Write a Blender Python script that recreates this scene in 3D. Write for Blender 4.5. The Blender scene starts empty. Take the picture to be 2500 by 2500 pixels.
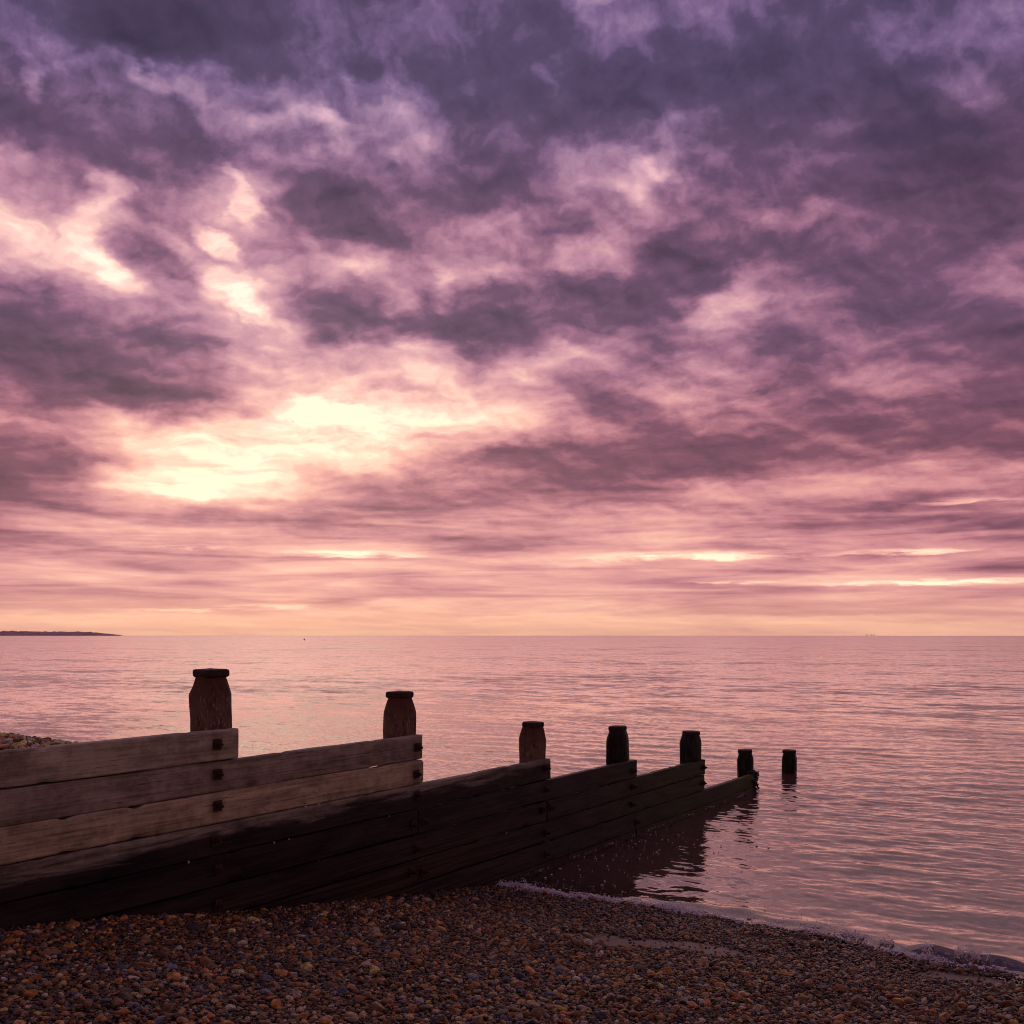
import bpy, bmesh, math, random
import numpy as np
from mathutils import Vector, Matrix, noise as mnoise

R = math.radians
rng = np.random.default_rng(7)
random.seed(7)
scene = bpy.context.scene
COL = scene.collection

# ------------------------------------------------------------------ camera
H = 2.1                                  # eye height above the water
cam_d = bpy.data.cameras.new('camera')
cam = bpy.data.objects.new('camera', cam_d)
COL.objects.link(cam)
cam.location = (0, 0, H)
cam.rotation_euler = (R(90), 0, 0)
cam_d.sensor_width = 36
cam_d.lens = 36
cam_d.shift_y = 0.1206
cam_d.clip_start = 0.05
cam_d.clip_end = 60000
scene.camera = cam
FPX = 2500.0                             # focal length in photo pixels

# ------------------------------------------------------------------ colour management
vs = scene.view_settings
vs.view_transform = 'Standard'
vs.look = 'None'
vs.exposure = 0.12
vs.gamma = 1.0
vs.use_curve_mapping = False
scene.render.engine = 'CYCLES'
scene.cycles.pixel_filter_type = 'BLACKMAN_HARRIS'
scene.cycles.filter_width = 1.05
scene.cycles.max_bounces = 5
scene.cycles.diffuse_bounces = 2
scene.cycles.glossy_bounces = 3
scene.cycles.transparent_max_bounces = 6
scene.cycles.volume_bounces = 0
scene.cycles.caustics_reflective = False
scene.cycles.caustics_refractive = False


def lin(c):
    out = []
    for v in c[:3]:
        v = v / 255.0
        out.append(v / 12.92 if v <= 0.04045 else ((v + 0.055) / 1.055) ** 2.4)
    return tuple(out) + (1.0,)


class NT:
    """small helper round a node tree"""
    def __init__(self, tree):
        self.t = tree
        self.n = tree.nodes
        self.l = tree.links

    def new(self, typ, **kw):
        nd = self.n.new(typ)
        for k, v in kw.items():
            setattr(nd, k, v)
        return nd

    def put(self, sock, v):
        if isinstance(v, bpy.types.NodeSocket):
            self.l.new(v, sock)
        elif v is not None:
            sock.default_value = v

    def math(self, op, a, b=None, c=None, clamp=False):
        nd = self.new('ShaderNodeMath', operation=op, use_clamp=clamp)
        self.put(nd.inputs[0], a)
        if b is not None:
            self.put(nd.inputs[1], b)
        if c is not None:
            self.put(nd.inputs[2], c)
        return nd.outputs[0]

    def vmath(self, op, a, b=None, scale=None):
        nd = self.new('ShaderNodeVectorMath', operation=op)
        self.put(nd.inputs[0], a)
        if b is not None:
            self.put(nd.inputs[1], b)
        if scale is not None:
            self.put(nd.inputs['Scale'], scale)
        return nd.outputs['Value'] if op in ('LENGTH', 'DOT_PRODUCT', 'DISTANCE') else nd.outputs[0]

    def mapr(self, v, a, b, c=0.0, d=1.0, interp='SMOOTHSTEP'):
        nd = self.new('ShaderNodeMapRange', interpolation_type=interp)
        self.put(nd.inputs[0], v)
        for i, x in enumerate((a, b, c, d)):
            self.put(nd.inputs[i + 1], x)
        return nd.outputs[0]

    def sep(self, v):
        nd = self.new('ShaderNodeSeparateXYZ')
        self.put(nd.inputs[0], v)
        return nd.outputs

    def comb(self, x, y, z):
        nd = self.new('ShaderNodeCombineXYZ')
        for i, v in enumerate((x, y, z)):
            self.put(nd.inputs[i], v)
        return nd.outputs[0]

    def noise(self, vec, scale, detail=4.0, rough=0.5, dist=0.0):
        nd = self.new('ShaderNodeTexNoise')
        self.put(nd.inputs['Vector'], vec)
        nd.inputs['Scale'].default_value = scale
        nd.inputs['Detail'].default_value = detail
        nd.inputs['Roughness'].default_value = rough
        nd.inputs['Distortion'].default_value = dist
        return nd.outputs['Fac'], nd.outputs['Color']

    def ramp(self, fac, stops, interp='LINEAR'):
        nd = self.new('ShaderNodeValToRGB')
        cr = nd.color_ramp
        cr.interpolation = interp
        els = cr.elements
        while len(els) < len(stops):
            els.new(0.5)
        for e, (p, c) in zip(els, sorted(stops, key=lambda q: q[0])):
            e.position = p
        for e, (p, c) in zip(els, sorted(stops, key=lambda q: q[0])):
            e.color = c if len(c) == 4 else tuple(c) + (1.0,)
        self.put(nd.inputs[0], fac)
        return nd.outputs[0]

    def mixf(self, f, a, b):
        nd = self.new('ShaderNodeMix', data_type='FLOAT')
        self.put(nd.inputs[0], f)
        self.put(nd.inputs[2], a)
        self.put(nd.inputs[3], b)
        return nd.outputs[0]

    def mixc(self, f, a, b, blend='MIX'):
        nd = self.new('ShaderNodeMix', data_type='RGBA', blend_type=blend)
        self.put(nd.inputs[0], f)
        self.put(nd.inputs[6], a)
        self.put(nd.inputs[7], b)
        return nd.outputs[2]


# ------------------------------------------------------------------ the sky
# brightness of the cloud deck, rows of elevation by columns of azimuth
SKY = {
    0:    [43,42,38,29,28,29,33,38,40,38,38,37,48,46,48,47,40,42,39,40,39,36,34,40,40,37],
    80:   [50,52,44,29,28,28,30,38,37,43,42,38,40,42,44,44,40,42,38,37,37,36,39,44,43,40],
    160:  [42,56,41,55,54,46,34,40,36,40,42,36,34,38,42,42,36,35,36,38,40,40,38,43,40,38],
    240:  [35,36,36,38,52,58,54,50,55,50,50,42,35,35,37,40,34,35,41,42,40,38,33,32,33,34],
    320:  [33,35,40,42,41,42,52,57,60,56,52,42,38,36,38,42,55,48,38,36,36,34,32,31,31,31],
    400:  [44,42,38,38,36,42,60,46,43,50,47,45,46,44,48,52,60,52,36,35,34,33,34,33,34,38],
    480:  [62,47,54,50,42,48,72,35,34,52,46,42,46,46,50,56,68,54,42,46,50,44,35,34,38,42],
    560:  [90,66,72,52,60,78,62,48,42,38,50,58,60,58,52,48,44,44,50,56,52,40,36,36,33,38],
    640:  [70,74,94,58,46,50,52,48,56,64,60,66,62,58,66,60,42,38,52,48,46,42,38,40,42,46],
    720:  [48,48,54,62,62,62,94,58,48,44,56,42,44,46,50,44,40,52,58,50,46,40,36,42,46,42],
    800:  [36,36,42,46,52,58,80,60,36,38,40,36,35,36,40,44,48,62,56,50,44,44,40,36,36,33],
    880:  [34,42,42,38,46,44,66,68,82,80,76,62,44,66,56,44,46,60,48,40,37,46,44,38,38,34],
    960:  [60,44,38,34,38,42,46,58,62,74,82,74,66,62,50,48,56,54,52,50,46,50,52,50,42,37],
    1040: [46,56,66,72,68,68,72,90,98,97,96,90,74,66,56,48,42,46,44,42,42,40,40,40,40,38],
    1120: [34,37,44,66,94,95,95,92,88,90,70,62,50,46,44,42,38,36,38,42,44,46,46,44,46,48],
    1200: [38,46,56,58,82,88,72,54,46,45,46,46,48,44,44,44,50,60,54,54,56,56,54,56,56,52],
    1280: [48,54,54,54,50,46,52,50,50,52,56,60,54,56,60,58,60,56,54,52,50,52,52,54,50,48],
    1360: [56,58,60,62,60,60,62,66,68,68,64,62,62,64,64,66,68,66,62,60,58,60,58,58,54,52],
    1440: [58,58,58,58,58,58,62,62,60,60,62,60,62,62,64,62,60,58,58,58,58,64,62,60,58,58],
    1500: [62,66,66,70,72,72,74,74,74,74,72,72,66,72,76,78,76,66,66,66,68,66,66,64,62,64],
    1510: [74,75,76,77,78,78,78,79,79,79,79,79,78,79,80,81,81,80,80,80,80,80,79,78,78,77],
    1530: [74,76,78,78,79,79,80,80,80,80,80,80,80,80,81,82,82,80,80,80,80,80,79,78,78,77],
    1551: [78] * 26,
}
SY = sorted(SKY)
HZ = 1551.5


def sky_grid(px, py):
    px = min(max(px, 0), 2500) / 100.0
    py = min(max(py, SY[0]), SY[-1])
    i = min(int(px), 24)
    fx = px - i
    j = max(k for k in range(len(SY)) if SY[k] <= py)
    j = min(j, len(SY) - 2)
    fy = (py - SY[j]) / (SY[j + 1] - SY[j])
    a, b = SKY[SY[j]], SKY[SY[j + 1]]
    return (a[i] * (1 - fx) + a[i + 1] * fx) * (1 - fy) + (b[i] * (1 - fx) + b[i + 1] * fx) * fy


world = bpy.data.worlds.new('World')
scene.world = world
world.use_nodes = True
W = NT(world.node_tree)
W.n.clear()
AZ0 = R(30)
d = W.new('ShaderNodeTexCoord').outputs['Generated']
dx, dy, dz = W.sep(d)
zpos = W.math('MAXIMUM', dz, 0.0)
az = W.math('ARCTAN2', dx, dy)
el = W.math('ARCSINE', dz)
inv = W.math('DIVIDE', 1.0, W.math('ADD', zpos, 0.20))
deck = W.comb(W.math('MULTIPLY', dx, inv), W.math('MULTIPLY', dy, inv), 0.0)   # point on the cloud deck
_, wcol = W.noise(deck, 3.6, 3.0, 0.5)
wx, wy, wz = W.sep(wcol)
_, wcol2 = W.noise(W.vmath('MULTIPLY', d, (1.0, 1.0, 1.8)), 17.0, 4.0, 0.55)
vx, vy, vz = W.sep(wcol2)
wa = W.math('ADD', W.math('SUBTRACT', wx, 0.5), W.math('MULTIPLY', W.math('SUBTRACT', vx, 0.5), 0.85))
we = W.math('ADD', W.math('SUBTRACT', wy, 0.5), W.math('MULTIPLY', W.math('SUBTRACT', vy, 0.5), 0.85))
azw = W.math('ADD', az, W.math('MULTIPLY', wa, 0.060))
elamp = W.math('ADD', W.math('MULTIPLY', zpos, 0.15), 0.003)
elw = W.math('ADD', el, W.math('MULTIPLY', we, elamp))
fac = W.math('DIVIDE', W.math('PINGPONG', W.math('ADD', azw, AZ0), 2 * AZ0), 2 * AZ0)

NST = 31
rows_el = [(math.atan((HZ - y) / FPX), y) for y in SY][::-1]        # from the horizon up
cur = None
for k, (e, y) in enumerate(rows_el):
    stops = []
    for q in range(NST):
        a = -AZ0 + 2 * AZ0 * q / (NST - 1)
        ix = 1250 + FPX * math.tan(a)
        iy = HZ - FPX * math.tan(e) / math.cos(a)
        v = sky_grid(ix, iy) / 100.0
        stops.append((q / (NST - 1), (v, v, v, 1)))
    row = W.ramp(fac, stops, 'CARDINAL')
    if cur is None:
        cur = row
    else:
        cur = W.mixf(W.mapr(elw, rows_el[k - 1][0], e), cur, row)
cur = W.mixf(W.mapr(elw, R(35), R(48)), cur, 0.38)

cur = W.math('MULTIPLY_ADD', cur, 1.18, -0.110)
cur = W.math('MULTIPLY_ADD', W.math('MAXIMUM', W.math('SUBTRACT', cur, 0.74), 0.0), -0.60, cur)

# finer structure of the deck
# lumps of cloud: thickness darkens, the upper rims catch the light
lump = W.comb(W.math('MULTIPLY', az, W.mapr(el, 0.0, 0.5, 0.75, 1.0, 'LINEAR')),
              W.math('MULTIPLY', W.math('LOGARITHM', W.math('ADD', el, 0.10), 2.718), 0.62), 0.0)
lump = W.vmath('ADD', lump, W.vmath('SCALE', W.vmath('SUBTRACT', wcol2, (0.5, 0.5, 0.5)), scale=0.035))
up_ = W.vmath('ADD', lump, (0.004, 0.012, 0.0))
up2 = W.vmath('ADD', lump, (0.010, 0.040, 0.0))
n0, _ = W.noise(lump, 9.0, 8.0, 0.545, 0.0)
n1, _ = W.noise(up_, 9.0, 8.0, 0.545, 0.0)
n2, _ = W.noise(up2, 9.0, 4.0, 0.5, 0.0)
rim = W.math('ADD', W.math('MULTIPLY', W.math('SUBTRACT', n0, n1), 1.25), W.math('MULTIPLY', W.math('SUBTRACT', n0, n2), 0.38))
thick = W.math('MULTIPLY', W.math('SUBTRACT', 0.5, n0), 0.22)
streak_v = W.comb(W.math('MULTIPLY', az, 4.2), W.math('MULTIPLY', el, 62.0), 0.0)
d3, _ = W.noise(streak_v, 1.0, 4.0, 0.5, 0.7)
det = W.math('ADD', rim, thick)
det = W.math('MULTIPLY', det, W.mapr(el, 0.03, 0.20, 0.22, 1.0))
det = W.math('MULTIPLY', det, W.math('ADD', W.mapr(cur, 0.28, 0.60, 0.75, 1.0), W.mapr(cur, 0.72, 0.86, 0.0, 0.5)))
low = W.math('MULTIPLY', W.math('SUBTRACT', d3, 0.5), W.mapr(el, 0.07, 0.17, 0.85, 0.0))
low = W.math('MULTIPLY', low, W.mapr(el, 0.008, 0.035, 0.25, 1.0))
L = W.math('ADD', cur, W.math('ADD', det, low))

# small bright holes and rims where the deck is torn: (photo x, y, half width, half height, slope, gain)
for x0, y0, hw, hh, tl, gain in ((612, 522, 30, 34, .5, .34), (535, 590, 50, 18, .6, .36), (520, 690, 26, 36, 0, .21), (600, 730, 62, 36, .8, .36),
                                 (235, 500, 30, 40, 0, .26), (225, 620, 46, 44, .5, .20), (300, 690, 50, 24, .35, .27), (45, 565, 56, 24, .3, .30),
                                 (430, 575, 50, 16, .2, .18), (575, 420, 40, 16, .8, .18), (1600, 450, 80, 34, -.2, .12), (1670, 475, 44, 20, 0, .09),
                                 (1368, 655, 28, 22, .2, .16), (1103, 680, 22, 30, .5, .19), (1210, 660, 70, 20, .15, .11), (1490, 680, 70, 26, .15, .08),
                                 (90, 195, 26, 22, .6, .18), (340, 160, 60, 18, .2, .09), (770, 290, 60, 30, .3, .11), (880, 660, 60, 20, -.1, .14),
                                 (1000, 735, 50, 22, -.3, .11), (1770, 730, 80, 30, -.4, .16), (1930, 545, 90, 24, -.1, .09), (1010, 1010, 70, 26, .3, .16),
                                 (1080, 945, 60, 16, .2, .16), (1290, 905, 60, 14, -.1, .14), (870, 930, 40, 20, 0, .13), (780, 1005, 80, 18, .1, .16),
                                 (560, 1130, 320, 92, -.12, .22), (430, 1185, 150, 44, 0, .12), (1840, 700, 150, 80, .0, -.10), (980, 270, 110, 70, .0, -.06), (2450, 640, 120, 60, .0, -.06), (880, 1030, 230, 60, -.15, .13), (90, 1130, 200, 72, .0, -.12), (2150, 300, 380, 120, .0, -.04),
                                 (400, 60, 250, 90, .10, -.06), (1040, 790, 400, 56, -.05, -.09), (770, 480, 90, 62, .3, -.05), (300, 960, 230, 34, .0, -.13),
                                 (1500, 1120, 420, 62, -.12, -.08), (1640, 690, 80, 110, -.2, -.08), (60, 330, 160, 60, .2, -.06), (150, 790, 260, 60, .0, -.08),
                                 (1250, 230, 220, 70, .0, -.06), (430, 640, 90, 50, .1, -.07), (1180, 570, 440, 100, .1, -.08), (1350, 420, 260, 60, .1, -.05), (1780, 620, 160, 60, -.2, -.05), (1960, 480, 200, 60, -.1, -.04), (2050, 720, 260, 60, -.2, -.07), (1000, 360, 50, 22, -.2, .08), (810, 310, 40, 20, 0, .09)):
    ca = math.atan((x0 - 1250) / FPX)
    ce = math.atan((HZ - y0) / FPX * math.cos(ca))
    ux = W.math('MULTIPLY_ADD', W.math('MULTIPLY_ADD', wa, 0.085, az), FPX / hw, -ca * FPX / hw)
    uy = W.math('MULTIPLY_ADD', W.math('MULTIPLY_ADD', we, 0.065, el), FPX / hh, -ce * FPX / hh)
    if tl:
        uy = W.math('MULTIPLY_ADD', ux, tl * hw / hh, uy)
    L = W.math('ADD', L, W.mapr(W.vmath('LENGTH', W.comb(ux, uy, 0.0)), 1.9, 0.1, 0.0, gain))

n5, _ = W.noise(W.comb(W.math('MULTIPLY', az, 22.0), W.math('MULTIPLY', el, 150.0), 3.0), 1.0, 4.0, 0.6, 0.4)
L = W.math('ADD', L, W.math('MULTIPLY', W.math('SUBTRACT', n5, 0.5), W.math('MULTIPLY', W.mapr(el, 0.16, 0.07, 0.0, 0.16), W.mapr(el, 0.0, 0.02, 0.2, 1.0))))
# thin bright slots where the deck opens low over the sea: (photo x0, x1, y, half height, gain)
for x0, x1, y, hh, gain in ((690, 1020, 1352, 8, .44), (1480, 1930, 1357, 11, .54), (2060, 2360, 1347, 6, .42),
                            (2040, 2560, 1421, 6, .54), (320, 620, 1489, 4, .16), (560, 760, 1480, 6, .16),
                            (1690, 1860, 1422, 4, .22), (2250, 2480, 1222, 5, .22), (380, 560, 1336, 4, .22)):
    a0, a1 = math.atan((x0 - 1250) / FPX), math.atan((x1 - 1250) / FPX)
    ca = (a0 + a1) / 2
    ce = math.atan((HZ - y) / FPX * math.cos(ca))
    vec = W.comb(W.math('MULTIPLY_ADD', W.math('MULTIPLY_ADD', wa, 0.03, az), 2 / (a1 - a0), -ca * 2 / (a1 - a0)),
                 W.math('MULTIPLY_ADD', W.math('MULTIPLY_ADD', W.math('SUBTRACT', n5, 0.5), 0.011, el), FPX / hh, -ce * FPX / hh), 0.0)
    s = W.math('MULTIPLY', W.mapr(W.vmath('LENGTH', vec), 1.6, 0.1, 0.0, gain), W.mapr(n5, 0.33, 0.58, 0.35, 1.15))
    L = W.math('ADD', L, s)

# thin veils keep the brightest gaps from burning out
hot = W.math('MAXIMUM', W.math('SUBTRACT', L, 0.84), 0.0)
L = W.math('MULTIPLY_ADD', hot, -0.36, L)
vn, _ = W.noise(W.vmath('MULTIPLY', lump, (0.8, 1.6, 1.0)), 16.0, 7.0, 0.62, 0.8)
L = W.math('MULTIPLY_ADD', W.math('SUBTRACT', vn, 0.55), W.mapr(hot, 0.0, 0.12, 0.0, 0.58), L)
# colour of cloud of a given brightness, from overhead down to the sea
c_top = W.ramp(L, [(0.04, lin((56, 46, 72))), (0.22, lin((72, 58, 88))), (0.34, lin((86, 69, 102))), (0.44, lin((118, 93, 134))), (0.56, lin((160, 128, 160))),
                   (0.70, lin((208, 166, 190))), (0.86, lin((246, 202, 208))), (1.0, lin((255, 240, 230)))])
c_mid = W.ramp(L, [(0.04, lin((62, 46, 66))), (0.20, lin((82, 60, 83))), (0.34, lin((109, 76, 104))), (0.44, lin((147, 99, 126))), (0.56, lin((184, 131, 152))),
                   (0.70, lin((218, 163, 171))), (0.84, lin((252, 200, 190))), (1.0, lin((255, 244, 222)))])
c_low = W.ramp(L, [(0.04, lin((72, 46, 62))), (0.20, lin((94, 61, 78))), (0.36, lin((131, 80, 98))), (0.46, lin((170, 107, 120))), (0.56, lin((207, 138, 143))),
                   (0.68, lin((235, 168, 158))), (0.80, lin((252, 196, 174))), (0.97, lin((255, 246, 212)))])
c_hor = W.ramp(L, [(0.40, lin((180, 120, 112))), (0.56, lin((208, 143, 132))), (0.66, lin((224, 157, 144))), (0.83, lin((264, 200, 167))),
                   (1.0, lin((262, 230, 186)))])
E = lambda y: math.atan((HZ - y) / FPX)
csky = W.mixc(W.mapr(el, E(1535), E(1420)), c_hor, c_low)
csky = W.mixc(W.mapr(el, E(1150), E(780)), csky, c_mid)
csky = W.mixc(W.mapr(el, E(620), E(180)), csky, c_top)
# the glow lies round the hidden sun, ahead and left; the deck dims away from it
SUN_AZ, SUN_EL = R(-12), R(13)
sd = (math.sin(SUN_AZ), math.cos(SUN_AZ), 0.0)
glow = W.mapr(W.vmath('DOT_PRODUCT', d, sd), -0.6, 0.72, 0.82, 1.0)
nish = W.new('ShaderNodeTexSky', sky_type='NISHITA')
nish.sun_disc = False
nish.sun_elevation = SUN_EL
nish.sun_rotation = SUN_AZ
clear = W.new('ShaderNodeBackground')
W.l.new(nish.outputs[0], clear.inputs[0])
clear.inputs[1].default_value = 0.05
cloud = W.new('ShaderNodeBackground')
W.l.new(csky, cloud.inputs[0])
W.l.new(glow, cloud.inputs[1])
mixb = W.new('ShaderNodeMixShader')
mixb.inputs[0].default_value = 0.97          # the deck covers nearly all of the clear sky
W.l.new(clear.outputs[0], mixb.inputs[1])
W.l.new(cloud.outputs[0], mixb.inputs[2])
wo = W.new('ShaderNodeOutputWorld')
W.l.new(mixb.outputs[0], wo.inputs[0])
world.cycles.sampling_method = 'MANUAL'
world.cycles.sample_map_resolution = 512

# ------------------------------------------------------------------ the sun, veiled by cloud
sun_d = bpy.data.lights.new('sun', 'SUN')
sun_d.energy = 0.40
sun_d.angle = R(90)
sun_d.color = (1.0, 0.68, 0.56)
sun = bpy.data.objects.new('sun', sun_d)
COL.objects.link(sun)
sun.location = (-20, 90, 40)
toward = Vector((math.sin(SUN_AZ) * math.cos(SUN_EL), math.cos(SUN_AZ) * math.cos(SUN_EL), math.sin(SUN_EL)))
sun.rotation_euler = toward.to_track_quat('Z', 'Y').to_euler()

# ------------------------------------------------------------------ layout frame: g runs seaward along the groyne, s along the shore
TH = R(57)
CG, SG = math.cos(TH), math.sin(TH)


def gs(g, s):
    return CG * g + SG * s, SG * g - CG * s


def to_gs(x, y):
    return CG * x + SG * y, SG * x - CG * y


def link(o, parent=None):
    COL.objects.link(o)
    if parent is not None:
        o.parent = parent
    return o


def mesh_obj(name, verts, faces, mat, parent=None, smooth=True):
    me = bpy.data.meshes.new(name)
    me.from_pydata([tuple(v) for v in verts] if not isinstance(verts, np.ndarray) else verts.tolist(), [], faces if isinstance(faces, list) else faces.tolist())
    if smooth:
        me.polygons.foreach_set('use_smooth', [True] * len(me.polygons))
    me.update()
    o = bpy.data.objects.new(name, me)
    if mat:
        me.materials.append(mat)
    return link(o, parent)


def tag(o, label=None, cat=None, group=None, kind=None):
    if label:
        o['label'] = label
    if cat:
        o['category'] = cat
    if group:
        o['group'] = group
    if kind:
        o['kind'] = kind
    return o


def smoothstep(a, b, x):
    t = np.clip((x - a) / (b - a), 0, 1)
    return t * t * (3 - 2 * t)


def shore_g(s):
    return 7.34 - 0.24 * np.exp(-((s + 4.85) / 0.6) ** 2) - 0.082 * (s + 5.0) + 0.05 * np.sin(s * 2.3 + 1.0) + 0.03 * np.sin(s * 5.1)


def beach_z(g, s):
    g = np.asarray(g, float)
    s = np.asarray(s, float)
    x = shore_g(s) - g
    x = np.where(x > 5.2, 5.2 + (x - 5.2) * 0.25, x)
    front = np.where(x > 0, 0.14 * x + 0.004 * x * x, 0.13 * x)
    front = np.maximum(front, -0.9) + 0.012 * np.sin(g * 3.1 + s * 1.3) * np.sin(s * 2.2 - g)
    back = 1.575 - 0.27 * np.maximum(g - 3.12, 0) - 0.02 * np.maximum(3.12 - g, 0) + 0.02 * np.sin(g * 2.6 + s * 1.7)
    back = np.maximum(back, -0.9) - 0.075 * smoothstep(-5.25, -4.92, s)
    t = smoothstep(-4.90, -4.86, s)
    return back * (1 - t) + front * t


# ------------------------------------------------------------------ materials
def new_mat(name):
    m = bpy.data.materials.new(name)
    m.use_nodes = True
    m.node_tree.nodes.clear()
    return m, NT(m.node_tree)


def finish(N, shader):
    o = N.new('ShaderNodeOutputMaterial')
    N.l.new(shader, o.inputs[0])


def bsdf(N, color, rough, spec=0.5, normal=None, **kw):
    b = N.new('ShaderNodeBsdfPrincipled')
    N.put(b.inputs['Base Color'], color)
    N.put(b.inputs['Roughness'], rough)
    N.put(b.inputs['Specular IOR Level'], spec)
    if normal is not None:
        N.put(b.inputs['Normal'], normal)
    for k, v in kw.items():
        N.put(b.inputs[k], v)
    return b.outputs[0]


def bump(N, h, strength, dist):
    b = N.new('ShaderNodeBump')
    b.inputs['Strength'].default_value = strength
    b.inputs['Distance'].default_value = dist
    N.put(b.inputs['Height'], h)
    return b.outputs[0]


def groyne_coords(N):
    """position turned so that x runs along the groyne"""
    pos = N.new('ShaderNodeNewGeometry').outputs['Position']
    r = N.new('ShaderNodeVectorRotate', rotation_type='Z_AXIS')
    N.l.new(pos, r.inputs['Vector'])
    r.inputs['Angle'].default_value = -TH
    return r.outputs[0]


def wood_material(name, post=False):
    m, N = new_mat(name)
    co = groyne_coords(N)
    g, ms, z = N.sep(co)
    oi = N.new('ShaderNodeObjectInfo')
    rnd = oi.outputs['Random']
    off = N.math('MULTIPLY', rnd, 37.0)
    if post:
        v = N.comb(N.math('MULTIPLY_ADD', g, 34.0, off), N.math('MULTIPLY', ms, 34.0), N.math('MULTIPLY', z, 2.6))
        v2 = N.comb(N.math('MULTIPLY_ADD', g, 16.0, off), N.math('MULTIPLY', ms, 16.0), N.math('MULTIPLY', z, 7.0))
    else:
        v = N.comb(N.math('MULTIPLY_ADD', g, 1.5, off), N.math('MULTIPLY', ms, 8.0), N.math('MULTIPLY', z, 74.0))
        v2 = N.comb(N.math('MULTIPLY_ADD', g, 1.9, off), N.math('MULTIPLY', ms, 5.0), N.math('MULTIPLY', z, 7.0))
    grain, _ = N.noise(v, 1.0, 7.0, 0.62, 0.35)
    mott, _ = N.noise(co, 17.0, 5.0, 0.62)
    cloudy, ccol = N.noise(v2, 1.0, 5.0, 0.6, 0.5)
    fine, _ = N.noise(co, 90.0, 3.0, 0.6)
    ck, _ = N.noise(N.comb(N.math('MULTIPLY_ADD', g, 1.1, off), 0.0, N.math('MULTIPLY', z, 60.0)), 1.0, 2.0, 0.5, 0.3)
    crack = N.math('MULTIPLY', N.mapr(N.math('ABSOLUTE', N.math('SUBTRACT', ck, 0.42)), 0.014, 0.0), N.mapr(cloudy, 0.38, 0.52)) if not post else N.mapr(grain, 0.36, 0.27)
    base = N.ramp(N.math('MULTIPLY_ADD', N.math('SUBTRACT', grain, 0.5), 0.55, N.math('MULTIPLY_ADD', N.math('SUBTRACT', mott, 0.5), 0.42, cloudy)),
                  [(0.24, (0.14, 0.115, 0.080)), (0.42, (0.31, 0.265, 0.185)), (0.54, (0.46, 0.40, 0.285)), (0.70, (0.62, 0.55, 0.40))])
    if not post:
        kv = N.new('ShaderNodeTexVoronoi')
        N.put(kv.inputs['Vector'], N.comb(N.math('MULTIPLY_ADD', g, 1.7, off), 0.0, N.math('MULTIPLY', z, 4.2)))
        kv.inputs['Scale'].default_value = 1.0
        kd = kv.outputs['Distance']
        kn = N.math('MULTIPLY', N.mapr(kd, 0.16, 0.04), N.math('GREATER_THAN', N.sep(kv.outputs['Color'])[0], 0.62))
        ring = N.math('MULTIPLY', N.mapr(N.math('SINE', N.math('MULTIPLY', kd, 150.0)), -0.2, 0.9), N.mapr(kd, 0.30, 0.08))
        ring = N.math('MULTIPLY', ring, N.math('GREATER_THAN', N.sep(kv.outputs['Color'])[0], 0.62))
        base = N.mixc(N.math('MULTIPLY', ring, 0.35), base, (0.13, 0.095, 0.06, 1))
        base = N.mixc(N.math('MULTIPLY', kn, 0.75), base, (0.06, 0.04, 0.026, 1))
    base = N.mixc(1.0, base, oi.outputs['Color'], 'MULTIPLY')
    base = N.mixc(N.math('MULTIPLY', N.math('SUBTRACT', fine, 0.35), 0.5, clamp=True), base, (0.09, 0.065, 0.05, 1))
    if post:
        # black weathered side, rusty head under the cap, pale flecks
        blk = N.mapr(N.math('ADD', cloudy, N.math('MULTIPLY', N.math('SUBTRACT', grain, 0.5), 0.5)), 0.40, 0.68, 0.0, 1.0)
        base = N.mixc(N.math('MULTIPLY', blk, 0.85), base, (0.030, 0.018, 0.013, 1))
        fl, _ = N.noise(N.comb(N.math('MULTIPLY', g, 90.0), N.math('MULTIPLY', ms, 90.0), N.math('MULTIPLY', z, 30.0)), 1.0, 3.0, 0.6)
        base = N.mixc(N.mapr(fl, 0.58, 0.66, 0.0, 0.85), base, (0.40, 0.22, 0.13, 1))
        at = N.new('ShaderNodeAttribute', attribute_name='head')
        rust = N.math('MULTIPLY', at.outputs['Fac'], N.mapr(N.math('ADD', grain, at.outputs['Fac']), 0.65, 1.2))
        base = N.mixc(N.math('MULTIPLY', rust, 0.85), base, (0.075, 0.022, 0.012, 1))
    else:
        st = N.new('ShaderNodeAttribute', attribute_name='stain')
        sfac = N.math('MULTIPLY', st.outputs['Fac'], N.mapr(cloudy, 0.3, 0.65, 0.45, 1.0))
        base = N.mixc(N.math('MULTIPLY', sfac, 0.9), base, (0.040, 0.016, 0.010, 1))
    base = N.mixc(N.math('MULTIPLY', crack, 0.75), base, (0.022, 0.015, 0.012, 1))
    # tide line: below it the wood stays wet and black, with green slime further out
    tn, _ = N.noise(N.comb(N.math('MULTIPLY', g, 0.95), 0.0, N.math('MULTIPLY', z, 11.0)), 1.0, 8.0, 0.66, 0.8)
    line = N.math('ADD', 0.925, N.math('MULTIPLY', N.math('MULTIPLY_ADD', N.math('SUBTRACT', grain, 0.5), 0.35, N.math('SUBTRACT', tn, 0.5)), 0.36))
    if post:
        line = N.math('ADD', line, N.mapr(g, 8.0, 9.0, -0.05, 0.5))
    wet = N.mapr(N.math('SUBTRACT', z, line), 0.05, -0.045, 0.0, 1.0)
    wetcol = N.mixc(N.mapr(N.math('MULTIPLY_ADD', N.math('SUBTRACT', grain, 0.5), 0.7, cloudy), 0.35, 0.68), (0.008, 0.0068, 0.0068, 1), (0.036, 0.027, 0.025, 1))
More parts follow.
